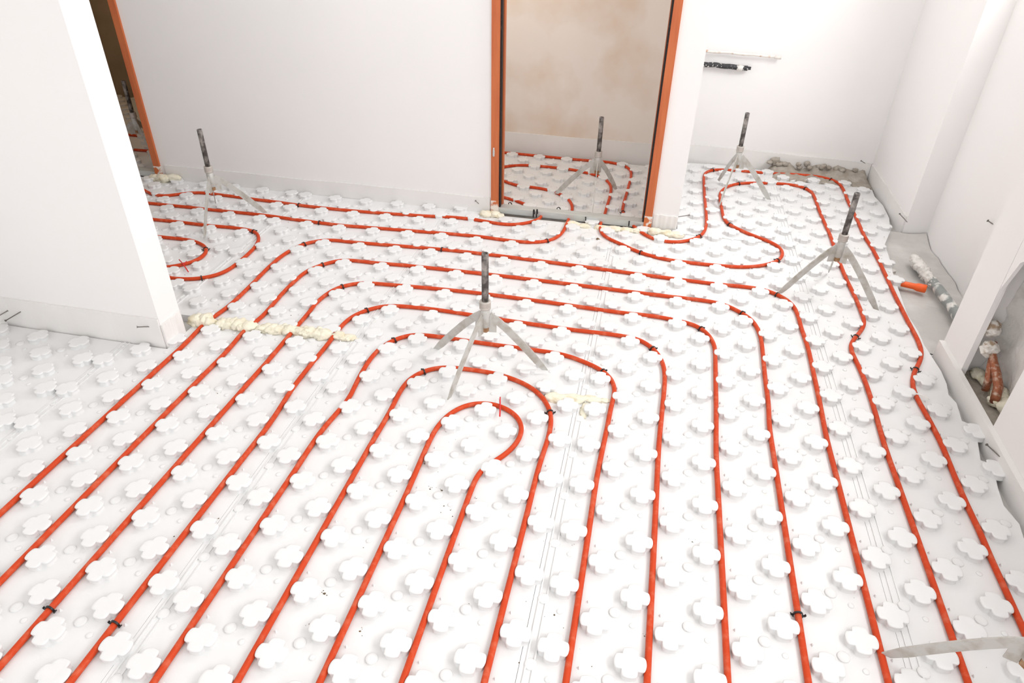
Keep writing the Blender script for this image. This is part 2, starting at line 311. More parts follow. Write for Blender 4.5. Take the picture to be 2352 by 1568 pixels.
# ---------------------------------------------------------------- heating pipes
RUNS={
 'r0':[(0,-50),(0,-40),(0,-30),(0,-26),(0,-22),(0,-18),(0,-14),(-0.06,-8.27),(0.11,-7.0),(0.63,-5.56),(1.51,-4.52),(2.72,-4.02),(3.89,-4.04),(4.95,-4.54),(5.66,-5.23),(6.11,-6.13),(6.19,-7.04),(6.01,-8.03),(5.49,-9.3),(4.66,-10.38),(4.14,-11.28),(4.05,-12.34),(4,-18),(4,-22),(4,-26),(4,-30),(4,-40),(4,-50)],
 'r1':[(-4,-50),(-4,-40),(-4,-30),(-4,-26),(-4,-22),(-4,-18),(-4,-14),(-4,-10),(-3.95,-7.19),(-3.99,-5.62),(-4.05,-4.08),(-3.83,-2.39),(-3.09,-1.19),(-1.9,-0.37),(-0.3,-0.13),(1.75,-0.09),(3.24,-0.26),(5.17,-0.89),(6.54,-1.83),(7.42,-3.04),(7.86,-3.98),(8.06,-4.97),(8.15,-6.34),(8,-10),(8,-14),(8,-18),(8,-22),(8,-26),(8,-30),(8,-40),(8,-50)],
 'r2':[(-8,-50),(-8,-40),(-8,-30),(-8,-26),(-8,-22),(-8,-18),(-8,-14),(-8,-10),(-7.57,-5.92),(-7.77,-3.99),(-7.92,-1.79),(-7.91,-0.2),(-7.63,1.4),(-7.12,2.35),(-6.35,3.32),(-5.4,3.83),(-3.76,3.95),(1.22,3.89),(6.05,3.91),(7.64,3.83),(9.27,3.3),(11.22,2.25),(12.01,1.25),(12.39,0.02),(12.33,-1.26),(12.25,-2.67),(12.22,-4.13),(12,-10),(12,-14),(12,-18),(12,-22),(12,-26),(12,-30),(12,-40),(12,-50)],
 'r3':[(-12,-50),(-12,-40),(-12,-30),(-12,-26),(-12,-22),(-12,-18),(-12,-14),(-12,-10),(-12.35,-5.26),(-12.32,-1.71),(-12.27,0.82),(-12.31,3.38),(-12.15,4.85),(-11.75,5.8),(-11.16,6.66),(-10.14,7.56),(-9.24,7.94),(-5.7,8.27),(1.38,8.02),(8.15,7.87),(10.87,7.95),(12.5,7.91),(13.69,7.8),(14.79,6.98),(15.58,5.81),(16.02,4.48),(16.2,2.95),(16.21,1.16),(16.14,-1.1),(16,-6),(16,-10),(16,-14),(16,-18),(16,-22),(16,-26),(16,-30),(16,-40),(16,-50)],
 'r4':[(-16,-50),(-16,-40),(-16,-30),(-16,-26),(-16,-22),(-16,-18),(-16,-14),(-16,-10),(-16,-6),(-16,-2),(-16.06,0.39),(-16.11,3.2),(-16.1,4.66),(-16.22,6.87),(-15.97,8.54),(-15.62,9.67),(-14.99,10.45),(-14.09,11.13),(-13.37,11.49),(-12.27,11.58),(-10.56,11.74),(-3.23,12.18),(4.65,12.12),(12.2,11.89),(14.89,11.99),(17.28,11.69),(18.85,11.27),(19.49,10.64),(20.11,9.4),(20.35,8.12),(20.35,6.37),(20.27,3.32),(20.18,-0.63),(20,-6),(20,-10),(20,-14),(20,-18),(20,-22),(20,-26),(20,-30),(20,-40),(20,-50)],
 'r5':[(-20,-50),(-20,-40),(-20,-30),(-20,-26),(-20,-22),(-20,-18),(-20,-14),(-20,-10),(-20,-6),(-20,-2),(-20.22,0.83),(-19.9,3.21),(-19.98,5.21),(-20.12,7.85),(-20.09,10.11),(-19.92,12.18),(-19.33,13.5),(-18.74,14.24),(-18.16,14.99),(-17.19,15.55),(-15.99,15.7),(-14.17,15.7),(-10.78,15.95),(-4.03,16.13),(4.58,16.16),(14.27,16.05),(18.9,16.07),(20.65,16.0),(21.91,15.55),(22.9,14.65),(23.75,13.78),(24.23,12.4),(24.43,10.74),(24.39,8.08),(24.26,4.61),(24.19,0.92),(24,-2),(24,-6),(24,-10),(24,-14),(24,-18),(24,-22),(24,-26),(24,-30),(24,-40),(24,-50)],
 'r6':[(-24,-50),(-24,-40),(-24,-30),(-24,-26),(-24,-22),(-24,-18),(-24,-14),(-24,-10),(-24,-6),(-24,-2),(-24.2,0.92),(-23.77,4.27),(-23.81,8.34),(-23.99,12.82),(-23.74,15.76),(-22.82,18.17),(-21.62,19.2),(-20.31,19.71),(-18.53,19.71),(-10.73,20.26),(-6.85,20.48),(-1.41,20.48),(5.21,20.29),(12.85,19.95),(18.95,19.79),(21.22,19.76),(23.48,19.86),(25.28,19.81),(26.71,19.05),(27.49,18.29),(28.03,17.06),(28.22,15.08),(28.21,13.22),(28.35,10.06),(28.27,6.22),(28.14,1.5),(28,-2),(28,-6),(28,-10),(28,-14),(28,-18),(28,-22),(28,-26),(28,-30),(28,-40),(28,-50)],
 'q2':[(32,-50),(32,-40),(32,-30),(32,-26),(32,-22),(32,-18),(32,-14),(32,-10),(32,-6),(32,-2),(32.19,2.22),(32.24,6.52),(32.05,9.46),(31.98,10.6),(32.36,11.88),(33.07,13.14),(33.83,14.59),(34.17,15.67),(34.23,17.03),(34.23,20.04),(34.07,24.1),(34.06,25.95),(34.13,31.36),(34.24,34.57),(34.17,38.87),(34.15,42.81),(34.22,46.32),(34.08,48.75),(33.42,50.01),(32.16,50.65),(30.71,50.76),(28.24,50.36),(26.24,49.89),(24.8,49.26),(23.36,47.82),(22.53,46.16),(22.15,44.2),(22.17,41.96),(22.25,39.27),(22.33,36.92),(22.77,35.27),(23.59,34.35),(25.0,32.98),(26.6,31.84),(27.86,30.66),(28.29,29.48),(28.26,28.32),(27.7,26.9),(26.42,25.54),(24.39,24.42),(22.46,24.03),(20.53,23.95),(18.99,23.87),(15.43,24.11),(13.02,25.0),(10.85,26.55),(8.84,28.11),(8.21,29.44),(8.03,30.7),(8.05,32.28),(8.2,33.64),(8.27,36.8),(8.31,41.75),(8.01,44.37),(7.08,46.27),(5.77,47.45),(4.14,48.05),(2.54,48.68),(-0.63,48.91),(-2.98,48.89),(-4.88,48.67),(-6.35,47.9),(-7.26,47.11),(-8.68,45.3),(-10.08,43.52)],
 'q1':[(36,-50),(36,-40),(36,-30),(36,-26),(36,-22),(36,-18),(36,-14),(35.98,-11.37),(36.03,-9.32),(35.98,-7.02),(36.02,-4.41),(36.13,-1.11),(36.06,1.14),(35.96,2.95),(35.85,4.24),(35.86,5.56),(36.15,7.01),(36.66,8.37),(37.34,9.68),(37.91,11.08),(38.19,12.87),(38.19,16.69),(38.2,21.46),(38.31,27.16),(38.31,32.58),(38.14,35.4),(38.26,41.13),(38.28,46.41),(38.43,51.51),(38.11,53.57),(37.27,54.37),(36.43,54.83),(34.68,55.06),(32.46,54.99),(30.2,54.63),(28.07,54.52),(25.53,54.45),(24.31,54.4),(22.45,54.25),(21.5,53.73),(20.64,52.69),(20.31,51.02),(20.24,47.8),(20.23,44.24),(20.26,40.66),(20.29,37.53),(20.23,34.62),(19.98,32.36),(19.41,30.83),(18.24,29.47),(16.53,28.57),(14.68,28.67),(13.67,29.35),(12.79,30.33),(11.9,31.7),(11.2,33.05),(10.58,34.46),(10.26,36.0),(10.22,37.95),(10.32,41.07),(10.44,45.1),(10.49,48.72),(10.17,50.93),(9.48,52.02),(8.37,52.83),(6.73,53.13),(2.78,53.01),(-1.3,53.05),(-3.79,53.16),(-8.48,53.26),(-10.95,53.39),(-13.27,53.36)],
 'a':[(-49.7,27.57),(-48.15,26.7),(-47.07,26.17),(-45.8,26.07),(-44.72,26.65),(-43.95,27.29),(-42.25,28.19),(-40.8,28.28),(-38.78,28.22),(-37.27,28.18),(-33.74,27.96),(-30.8,27.88),(-28.32,27.69),(-26.39,27.64),(-21.39,27.73),(-16.58,28.05),(-12.31,28.5),(-9.01,28.96),(-5.57,28.82),(-3.82,28.51),(-2.19,28.56),(-0.69,29.33),(0.27,30.21),(0.88,31.15),(0.98,32.09),(0.6,33.07),(-0.13,33.83),(-1.13,34.55),(-2.47,35.48),(-4.27,36.31),(-6.39,36.94),(-8.48,37.3)],
 'b':[(-47.78,23.69),(-45.55,23.72),(-42.77,23.76),(-39.91,23.83),(-37.99,23.79),(-35.19,23.85),(-32.41,23.92),(-29.55,23.88),(-27.7,23.72),(-25.58,23.63),(-21.21,23.51),(-16.58,23.85),(-12.03,24.17),(-8.79,24.41),(-4.52,24.57),(-2.38,24.42),(-0.24,24.39),(1.29,24.61),(2.73,25.32),(3.59,26.53),(4.02,27.95),(4.14,30.32),(4.2,32.8),(4.22,34.97),(3.8,36.84),(2.9,38.5),(1.58,39.66),(0.29,40.4),(-1.53,40.77),(-3.8,40.89),(-4.94,41.31),(-6.05,42.08),(-7.89,43.26),(-10.37,44.66)],
 'c1':[(-44.26,19.67),(-42.11,19.65),(-40.05,19.75),(-37.27,19.73),(-35.45,19.71),(-32.84,19.89),(-30.76,19.83),(-29.68,19.63),(-28.7,18.71),(-28.06,17.54),(-27.65,16.16),(-27.49,14.07),(-27.49,12.23),(-27.63,10.44),(-28.18,9.35),(-29.19,8.45),(-30.46,7.95),(-31.93,7.76),(-33.53,7.92),(-35.28,8.32)],
 'c2':[(-40.54,15.66),(-38.75,15.78),(-36.94,15.83),(-35.47,15.88),(-34.23,15.58),(-33.03,15.01),(-32.18,14.14),(-31.79,13.19),(-31.76,11.96),(-32.36,10.85),(-33.13,10.16),(-33.61,9.8),(-34.76,9.32),(-35.92,9.22)],
}

PR = .0092
def spline(pts, step=.012):
    P = [Vector((x*U, y*U, 0)) for x, y in pts]; out = []
    P = [P[0]*2-P[1]]+P+[P[-1]*2-P[-2]]
    for i in range(1, len(P)-2):
        p0, p1, p2, p3 = P[i-1:i+3]; L = (p2-p1).length; n = max(2, int(L/step))
        t0 = 0; t1 = t0+max(1e-4, (p1-p0).length)**.5; t2 = t1+max(1e-4, L)**.5; t3 = t2+max(1e-4, (p3-p2).length)**.5
        for k in range(n):
            t = t1+(t2-t1)*k/n
            A1 = p0*((t1-t)/(t1-t0))+p1*((t-t0)/(t1-t0)); A2 = p1*((t2-t)/(t2-t1))+p2*((t-t1)/(t2-t1)); A3 = p2*((t3-t)/(t3-t2))+p3*((t-t2)/(t3-t2))
            B1 = A1*((t2-t)/(t2-t0))+A2*((t-t0)/(t2-t0)); B2 = A2*((t3-t)/(t3-t1))+A3*((t-t1)/(t3-t1))
            out.append(B1*((t2-t)/(t2-t1))+B2*((t-t1)/(t2-t1)))
    out.append(P[-2])
    for _ in range(14):
        out = [out[0]]+[(out[i-1]+out[i]*2+out[i+1])/4 for i in range(1, len(out)-1)]+[out[-1]]
    return out
LINES = {}
PL = {'r0': 'orange heating pipe in the innermost hairpin, with a red tie on its bend',
 'r1': 'orange heating pipe looping just outside the innermost hairpin, under one tripod leg',
 'r2': 'orange heating pipe, third loop out from the hairpin, crossed by two tripod legs',
 'r3': 'orange heating pipe, fourth loop out from the hairpin, behind the hub of the middle tripod',
 'r4': 'orange heating pipe, fifth loop out, bending over the middle of the foam bead',
 'r5': 'orange heating pipe, sixth loop out, second from outside of the nested bends',
 'r6': 'orange heating pipe, outermost of the nested bends, touching the foot of the right tripod',
 'q2': 'orange heating pipe under the right tripod that makes a rounded S loop in the alcove',
 'q1': 'rightmost orange heating pipe, running along the torn edge and round the alcove mortar',
 'a': 'orange heating pipe nearest the far wall, hooking back under the sill',
 'b': 'orange heating pipe second from the far wall, turning up through the doorway',
 'c1': 'orange heating pipe in the outer hairpin beside the left partition',
 'c2': 'orange heating pipe in the inner hairpin beside the left partition, with a red tie'}
for k, pts in RUNS.items():
    L = spline(pts); LINES[k] = L
    o = MB().tube(L, PR, 12).build('heating_pipe', M['pipe'])
    tag(o, PL[k], 'pipe', 'orange underfloor heating pipes')
# pipe sections in the unlit room
for pts, lab in (([(-86, 40), (-66, 40), (-54, 40.5), (-44, 40)], 'heating pipe in the unlit room, nearer of two behind the threshold'), ([(-86, 46), (-66, 46), (-54, 46), (-44, 46)], 'heating pipe in the unlit room, farther of two behind the threshold')):
    o = MB().tube(spline(pts), PR, 10).build('heating_pipe', M['pipe']); tag(o, lab, 'pipe', 'orange underfloor heating pipes')

# ---------------------------------------------------------------- clips over the pipes
cb = MB(); arch = []
for k in range(13):
    a = math.pi*k/12; arch.append((0, .0123*math.cos(a), .0123*math.sin(a)))
arch = [(0, .0123, -.0165), (0, .0123, -.006)]+arch+[(0, -.0123, -.006), (0, -.0123, -.0165)]
cb.bar(arch, (1, 0, 0), .0026, .0055)
for s in (1, -1): cb.bar([(0, s*.0125, -.0035), (0, s*.0185, -.001), (0, s*.0205, .003)], (1, 0, 0), .003, .006)
clip0 = cb.build('pipe_clip', M['clip'])
def nearest(run, x, y):
    L = LINES[run]; i = min(range(1, len(L)-1), key=lambda n: (L[n].x-x)**2+(L[n].y-y)**2); return L[i], (L[i+1]-L[i-1])
CL = [('r4', -.79, -1.337, 'black clip on a diagonal pipe, lower left corner'), ('r3', -.597, -1.338, 'black clip on a diagonal pipe near the bottom, second from lower left corner'),
 ('r5', 1.195, -.904, 'black clip with small feet on a straight pipe in the right foreground'), ('r1', -.149, -.069, 'black clip at the upper left of the loop round the hairpin'),
 ('r1', .386, -.195, 'black clip at the right of the loop round the hairpin, near a foam crust'), ('r2', -.342, .129, 'black clip on the left bend of the third loop from the hairpin'),
 ('r2', .558, .107, 'black clip on the right bend of the third loop from the hairpin'), ('r3', -.554, .324, 'black clip on the left bend of the fourth loop, with its tail sticking up'),
 ('r3', .754, .33, 'black clip on the right bend of the fourth loop from the hairpin'), ('r4', -.739, .505, 'black clip on the left bend of the fifth loop from the hairpin'),
 ('r4', .956, .529, 'black clip on the right bend of the fifth loop from the hairpin'), ('r5', -.936, .701, 'black clip on the left bend of the sixth loop from the hairpin'),
 ('r5', 1.143, .722, 'black clip on the right bend of the sixth loop from the hairpin'), ('r6', -1.135, .897, 'black clip on the left bend of the outermost nested loop'),
 ('r6', 1.333, .941, 'black clip at the foot of the right tripod leg'), ('r6', -.399, 1.003, 'black clip on the straight far side of the outermost nested loop'),
 ('a', -1.417, 1.369, 'black clip on the pipe nearest the far wall'), ('b', -1.189, 1.16, 'black clip on the pipe second from the far wall, left part'),
 ('b', .136, 1.256, 'black clip on the bend in front of the doorway sill'), ('c1', -1.488, .967, 'black clip at the top of the outer left hairpin'),
 ('c1', -1.453, .404, 'black clip at the bottom of the outer left hairpin'), ('c2', -1.624, .712, 'black clip on the bend of the inner left hairpin'),
 ('q2', .651, 1.237, 'black clip on the pipe coming out below the right end of the sill'), ('q2', 1.384, 1.328, 'black clip on the lower right tip of the alcove S loop'),
 ('q2', 1.136, 1.743, 'black clip on the left bend of the alcove S loop'), ('q2', 1.253, 2.454, 'black clip at the top left of the inner alcove loop'),
 ('q2', 1.667, 2.484, 'black clip at the top right of the inner alcove loop'), ('q2', 1.64, .633, 'black clip on the kinked pipe right of the nested bends'),
 ('q1', 1.842, .434, 'black clip on the kink of the rightmost pipe below the niche'), ('q1', 1.859, 2.701, 'black clip beside the brown mortar in the alcove corner'),
 ('q1', 1.08, 2.675, 'black clip at the top left of the outer alcove loop'), ('q1', .977, 1.536, 'black clip on the pipe passing in front of the pillar'),
 ('q1', .471, 2.592, 'black clip on the far corner bend in the room behind the doorway'), ('q1', .514, 1.772, 'black clip just behind the right end of the sill'),
 ('q2', .29, 2.356, 'black clip under the tripod in the room behind the doorway')]
for i, (r, x, y, lab) in enumerate(CL):
    o = clip0 if i == 0 else clip0.copy()
    if i: C.objects.link(o)
    p, t = nearest(r, x, y); o.location = (p.x, p.y, 0); o.rotation_euler = (0, 0, math.atan2(t.y, t.x)+random.uniform(-.12, .12))
    tag(o, lab, 'clip', 'black clips pinning the pipes')
# red ties, white tie
p, t = nearest('r0', .199, -.205)
tag(MB().tube([(.212, -.272, .006), (.205, -.235, .0115), (.198, -.205, .0125), (.193, -.185, .0115), (.189, -.163, .008)], .0029, 6).build('cable_tie', M['tie']), 'red plastic tie lying across the innermost hairpin', 'cable tie', 'red ties marking the pipes')
p, t = nearest('c2', -1.63, .527)
tag(MB().tube([(-1.669, .556, .010), (-1.64, .532, .0125), (-1.61, .507, .0125), (-1.585, .486, .008), (-1.557, .462, .003)], .003, 6).tube([(p.x+.004, p.y+.018, .008), (p.x+.014, p.y-.012, .0128), (p.x+.006, p.y-.022, .008)], .0025, 6).build('cable_tie', M['tie']), 'red plastic tie lying across the inner left hairpin', 'cable tie', 'red ties marking the pipes')
p, t = nearest('q1', 1.80, .237)
tag(MB().bar([(p.x-.028, p.y+.004, .0), (p.x-.012, p.y+.002, .0095), (p.x, p.y, .0098), (p.x+.014, p.y-.003, .0095), (p.x+.045, p.y-.012, .002)], (0, 1, 0), .002, .007).build('cable_tie', M['white_plastic']), 'white plastic tie over the rightmost pipe below the kink', 'cable tie')

# ---------------------------------------------------------------- screed level tripods
def tripod(x, y, feet, label, steel='steel'):
    t = empty('levelling_tripod', (x, y, 0), label, 'tripod', 'metal levelling tripods with upright rods')
    MB().lathe([(.0135, .285), (.0135, .522), (.0128, .525), (.0085, .525), (.0085, .50)], 20).build('rod', M['rod'], t)
    prof = [(.0165, .288), (.0225, .289), (.0225, .294)]
    for k in range(4): prof += [(.0205, .2965+k*.0065), (.0228, .2995+k*.0065)]
    prof += [(.0225, .320), (.021, .322), (.0145, .3225)]
    MB().lathe(prof, 20).build('collar', M['collar'], t)
    MB().lathe([(.0165, .205), (.0185, .207), (.0185, .287), (.0165, .289)], 20).build('hub', M['steel'], t)
    MB().lathe([(.010, .183), (.0155, .184), (.0155, .203), (.012, .2055)], 6, smooth=False).build('nut', M['rust'], t)
    for fx, fy in feet:
        d = Vector((fx-x, fy-y, 0)); L = d.length; d.normalize(); s = Vector((-d.y, d.x, 0))
        pts = [d*(.016+(L-.016)*k/7)+Vector((0, 0, .006+.252*(1-(k/7)**1.18))) for k in range(8)]
        b = MB().bar(pts, s, .031, .0045)
        n = len(b.v)                                    # cut the foot level with the floor
        for i in range(n-4, n):
            vx = Vector(b.v[i]); vx.z = ZP+.0155 if vx.z > .006 else ZP+.0155; b.v[i] = tuple(vx)
        lg = b.build('leg', M['steel'], t)
        q = d*.030
        MB().bar([q+Vector((0, 0, .235)), q+Vector((0, 0, .180))], s, .030, .004).build('bracket', M['steel'], lg)
    return t
T = [((.085, .018), [(-.150, .092), (.328, .055), (-.001, -.213)], 'galvanised tripod standing in the centre over the nested pipe bends'),
 ((.327, 1.90), [(.079, 1.955), (.445, 2.13), (.342, 1.655)], 'tripod inside the room behind the central doorway'),
 ((1.177, 2.235), [(1.108, 2.47), (1.412, 2.205), (1.097, 2.018)], 'tripod in the alcove in front of the cut wall pipes'),
 ((1.573, 1.018), [(1.345, .955), (1.782, .905), (1.623, 1.255)], 'tripod at right whose leg tip touches the outermost nested pipe'),
 ((-1.748, 1.067), [(-1.695, .825), (-1.545, 1.217), (-1.904, 1.275)], 'tripod at left against the far wall near the dark doorway'),
 ((1.64, -1.065), [(1.408, -.980), (1.80, -.88), (1.72, -1.30)], 'tripod cut off by the lower right corner, only one leg and bracket showing'),
 ((-2.803, 1.86), [(-2.95, 1.70), (-2.62, 1.74), (-2.83, 2.10)], 'dark tripod silhouetted in the unlit room behind the left doorway')]
for (x, y), feet, lab in T: tripod(x, y, feet, lab)

# ---------------------------------------------------------------- door frames
def door_frame(n, x0, x1, label, hinge=False):
    e = bpy.data.objects.new('door_%d' % n, None); C.objects.link(e); e.location = ((x0+x1)/2, YF, 0); struct(e, label, 'door frame')
    cx = (x0+x1)/2
    y0, y1 = YF-.014, YF+.085
    def add(nm, boxes, m):
        b = MB()
        for a in boxes: b.box(a[0]-cx, a[1]-cx, a[2]-YF, a[3]-YF, a[4], a[5])
        o = b.build(nm, m, e); return o
    zt = DH
    for s, xa in ((1, x0), (-1, x1)):
        def X(a, b): return (xa+a, xa+b) if s == 1 else (xa-b, xa-a)
        add('jamb', [X(0, .043)+(y0, y1-.035, .075, zt), X(0, .058)+(y1-.035, y1, .0, zt)], M['frame'])
        add('jamb_foot', [X(-.001, .044)+(y0-.001, y1-.035, -.02, .075)], M['worn']).__setitem__('label', 'scuffed jamb foot smeared with white plaster')
        add('rubber_seal', [X(.043, .054)+(y0+.020, y0+.038, .03, zt), X(.043, .050)+(y1-.043, y1-.035, .03, zt)], M['seal'])
    add('head', [(x0+.043, x1-.043, y0, y1, zt-.05, zt)], M['frame'])
    if hinge:
        b = MB().lathe([(.0035, -.030), (.006, -.024), (.006, .004), (.0045, .010), (.0045, .018), (.003, .022)], 10)
        h = b.build('strike_latch', M['sill'], e); h.location = (x0+.016-cx, y0-.004-YF, .375); h['label'] = 'small silver latch stud'
    return e
door_frame(1, -.262, .692, 'orange primed door frame of the central doorway with black rubber seals', True)
door_frame(2, -3.42, -2.475, 'orange primed door frame of the dark doorway at left')
# sill profiles
def sill(x0, x1, label):
    o = MB().box(x0, x1, YF-.002, YF+.006, -.005, .030).box(x0, x1, YF+.006, YF+.062, .024, .030).box(x0, x1, YF+.054, YF+.062, -.005, .024).build('threshold_profile', M['sill'])
    return tag(o, label, 'threshold')
sill(-.218, .648, 'grey zinc threshold profile across the central doorway')
sill(-3.38, -2.52, 'grey threshold profile in the dark doorway at left')
# wire loops and clips pushed round the sill
def hook(x, y, z, h, lab, flip=1, turn=0.0):
    pts = []
    for k in range(9):
        a = math.pi*k/8; pts.append((0, .011*math.cos(a)*flip, h+.011*math.sin(a)))
    pts = [(0, .011*flip, -.002)]+pts+[(0, -.011*flip, h-.012)]
    o = MB().bar(pts, (1, 0, 0), .0035, .006).build('pipe_clip', M['clip']); o.location = (x, y, z); o.rotation_euler = (0, 0, turn)
    return tag(o, lab, 'clip', 'black clips left round the sill')
hook(.004, YF-.030, 0, .040, 'tall black clip standing at the front left of the sill, left of a close pair', 1, .5)
hook(.022, YF-.026, 0, .042, 'tall black clip standing at the front left of the sill, right of a close pair', 1, .4)
hook(.31, YF-.010, 0, .018, 'black clip hooked on the front edge of the sill at its middle', 1, .2)
hook(.565, YF-.012, 0, .022, 'black clip hooked on the front edge of the sill at its right end', 1, .1)
hook(-.165, YF+.085, 0, .022, 'black clip peeping over the back of the sill at its left end', 1, 1.3)
hook(.135, YF+.085, 0, .022, 'black clip peeping over the back of the sill at its middle', 1, 1.3)
hook(.425, YF+.078, 0, .012, 'black clip peeping over the back of the sill beside a pipe', 1, 1.3)

# ---------------------------------------------------------------- foam
def foam(blobs, label, seed):
    b = MB()
    for i, (x, y, z, a, c, d) in enumerate(blobs): b.blob((x, y, z), (a, c, d), seed*20+i, .38, 2.2, 3)
    return tag(b.build('foam_lump', M['foam']), label, 'foam', 'yellow expanding foam in the gaps')
rnd = random.Random(11); bl = []
for x0, x1, n, w, h in ((-1.285, -1.17, 4, .036, .030), (-1.16, -.985, 6, .034, .024), (-.975, -.80, 6, .031, .020), (-.79, -.64, 5, .034, .022), (-.62, -.53, 3, .022, .011)):
    for k in range(n):
        x = x0+.03+(x1-x0-.05)*k/(n-1); t = (x+1.27)/.73
        bl.append((x, .062+.045*t+rnd.uniform(-.008, .008), ZP+h*.45, rnd.uniform(.030, .042), w*rnd.uniform(.8, 1.1), h*rnd.uniform(.8, 1.1)))
        if k < n-1: bl.append((x+.02, .062+.045*t+rnd.uniform(-.022, .022), ZP+h*.6, rnd.uniform(.014, .02), rnd.uniform(.014, .02), h*.7))
for q in (-1.2, -1.0, -.8, -.6): bl.append((q+.005, .062+.045*(q+1.27)/.73, ZP+.010, .03, .026, .016))
foam(bl, 'long bead of pale yellow foam crossing four diagonal pipes', 1)
foam([(.40, -.10, ZP+.002, .05, .03, .012), (.47, -.085, ZP+.002, .05, .028, .010), (.535, -.075, ZP+.002, .045, .022, .008), (.515, -.15, ZP, .018, .05, .006), (.585, -.07, ZP, .025, .015, .006)], 'thin crust of yellow foam right of the hairpin', 2)
foam([(-.285, 1.535, ZP+.01, .04, .03, .022), (-.235, 1.55, ZP+.012, .035, .03, .018), (-.20, 1.545, ZP+.005, .03, .03, .014)], 'white foam lump at the foot of the left orange jamb', 3)
foam([(.42, 1.525, ZP+.004, .05, .025, .016), (.49, 1.53, ZP+.004, .05, .028, .018), (.56, 1.53, ZP+.004, .05, .026, .018), (.62, 1.535, ZP+.004, .04, .025, .016), (.24, 1.535, ZP+.004, .045, .03, .018), (.31, 1.53, ZP+.002, .04, .028, .014)], 'ragged yellow foam along the front of the sill', 4)
foam([(.72, 1.53, ZP+.012, .045, .03, .022), (.78, 1.525, ZP+.010, .05, .03, .022), (.84, 1.53, ZP+.008, .045, .03, .018)], 'yellow foam lumps at the foot of the white pillar', 5)
foam([(-2.44, 1.54, ZP+.02, .05, .03, .03), (-2.38, 1.555, ZP+.025, .06, .025, .025), (-2.50, 1.55, ZP+.015, .045, .03, .025)], 'creamy foam lump in the corner by the dark doorway', 6)
foam([(2.105, .10, .026, .032, .06, .028), (2.10, .19, .032, .036, .055, .034), (2.095, .27, .034, .034, .05, .034), (2.09, .35, .030, .034, .05, .026), (2.075, .42, .020, .03, .045, .018), (2.07, .235, .026, .028, .03, .020)], 'pale foam bed round the copper pipe in the recess', 7)
foam([(-1.95, -.66, ZP, .05, .035, .006), (-1.90, -.60, ZP, .03, .03, .005)], 'faint flat yellow foam smear on the bare panel at far left', 8)

# ---------------------------------------------------------------- mortar in the alcove corner and dust by the niche
nx, ny = 46, 14; vs = []; fs = []
for j in range(ny+1):
    for i in range(nx+1):
        x = 1.44+.70*i/nx; t = j/ny
        yb = 2.62+.03*noise.noise(Vector((x*9, 0, 1))); y = yb+(2.852-yb)*t
        e = min(1, (x-1.44)/.06, (2.145-x)/.03); e = max(0, e)
        z = -.03+e*(.022+.055*t**2*(.75+.7*noise.noise(Vector((x*8, 4, 2))))+.012*noise.noise(Vector((x*22, y*22, 3)))+.008*noise.noise(Vector((x*60, y*60, 9))))
        vs.append((x, y, z))
for j in range(ny):
    for i in range(nx): a = j*(nx+1)+i; fs.append((a, a+1, a+nx+2, a+nx+1))
mo = MB().add(vs, fs, True)
for k in range(16): 
    x = 1.46+.6*random.random()**1.4; mo.blob((x, 2.835-random.random()*.03, .03+random.random()*.025), (.02, .016, .014), 60+k, .5, 2.5, 2)
mo.blob((1.50, 2.835, .055), (.035, .015, .028), 90, .5, 2.5, 3); mo.blob((1.72, 2.835, .055), (.022, .014, .024), 91, .5, 2.5, 2)
tag(mo.build('mortar_heap', M['mortar']), 'brown mortar bed broken out at the foot of the alcove back wall', 'mortar', kind='stuff')
mo = MB(); nx, ny = 8, 34; vs = []; fs = []
for j in range(ny+1):
    for i in range(nx+1):
        y = .64+1.28*j/ny; x = 1.90+.375*i/nx
        z = ZS+.004+.007*noise.noise(Vector((x*9, y*9, 1)))+.006*noise.noise(Vector((x*30, y*30, 1)))+.014*max(0, (i-6)/2)**2*(.6+.8*noise.noise(Vector((0, y*6, 7))))+.03*max(0, (y-1.75)/.17)**2
        vs.append((x, y, max(ZS+.0005, z)))
for j in range(ny):
    for i in range(nx): a = j*(nx+1)+i; fs.append((a, a+1, a+nx+2, a+nx+1))
tag(mo.add(vs, fs, True).build('screed_dust', M['concrete']), 'uneven grey concrete and dust on the floor of the niche', 'dust', kind='stuff')
mo = MB(); nx, ny = 14, 6; vs = []; fs = []
for j in range(ny+1):
    for i in range(nx+1):
        y = .042+.43*i/nx; x = 2.013+.10*j/ny; vs.append((x, y, -.005+.015*j/ny+.008*noise.noise(Vector((x*40, y*40, 2)))))
for j in range(ny):
    for i in range(nx): a = j*(nx+1)+i; fs.append((a, a+1, a+nx+2, a+nx+1))
tag(mo.add(vs, fs, True).build('mortar_heap', M['mortar']), 'dark brown mortar at the bottom of the open recess', 'mortar', kind='stuff')

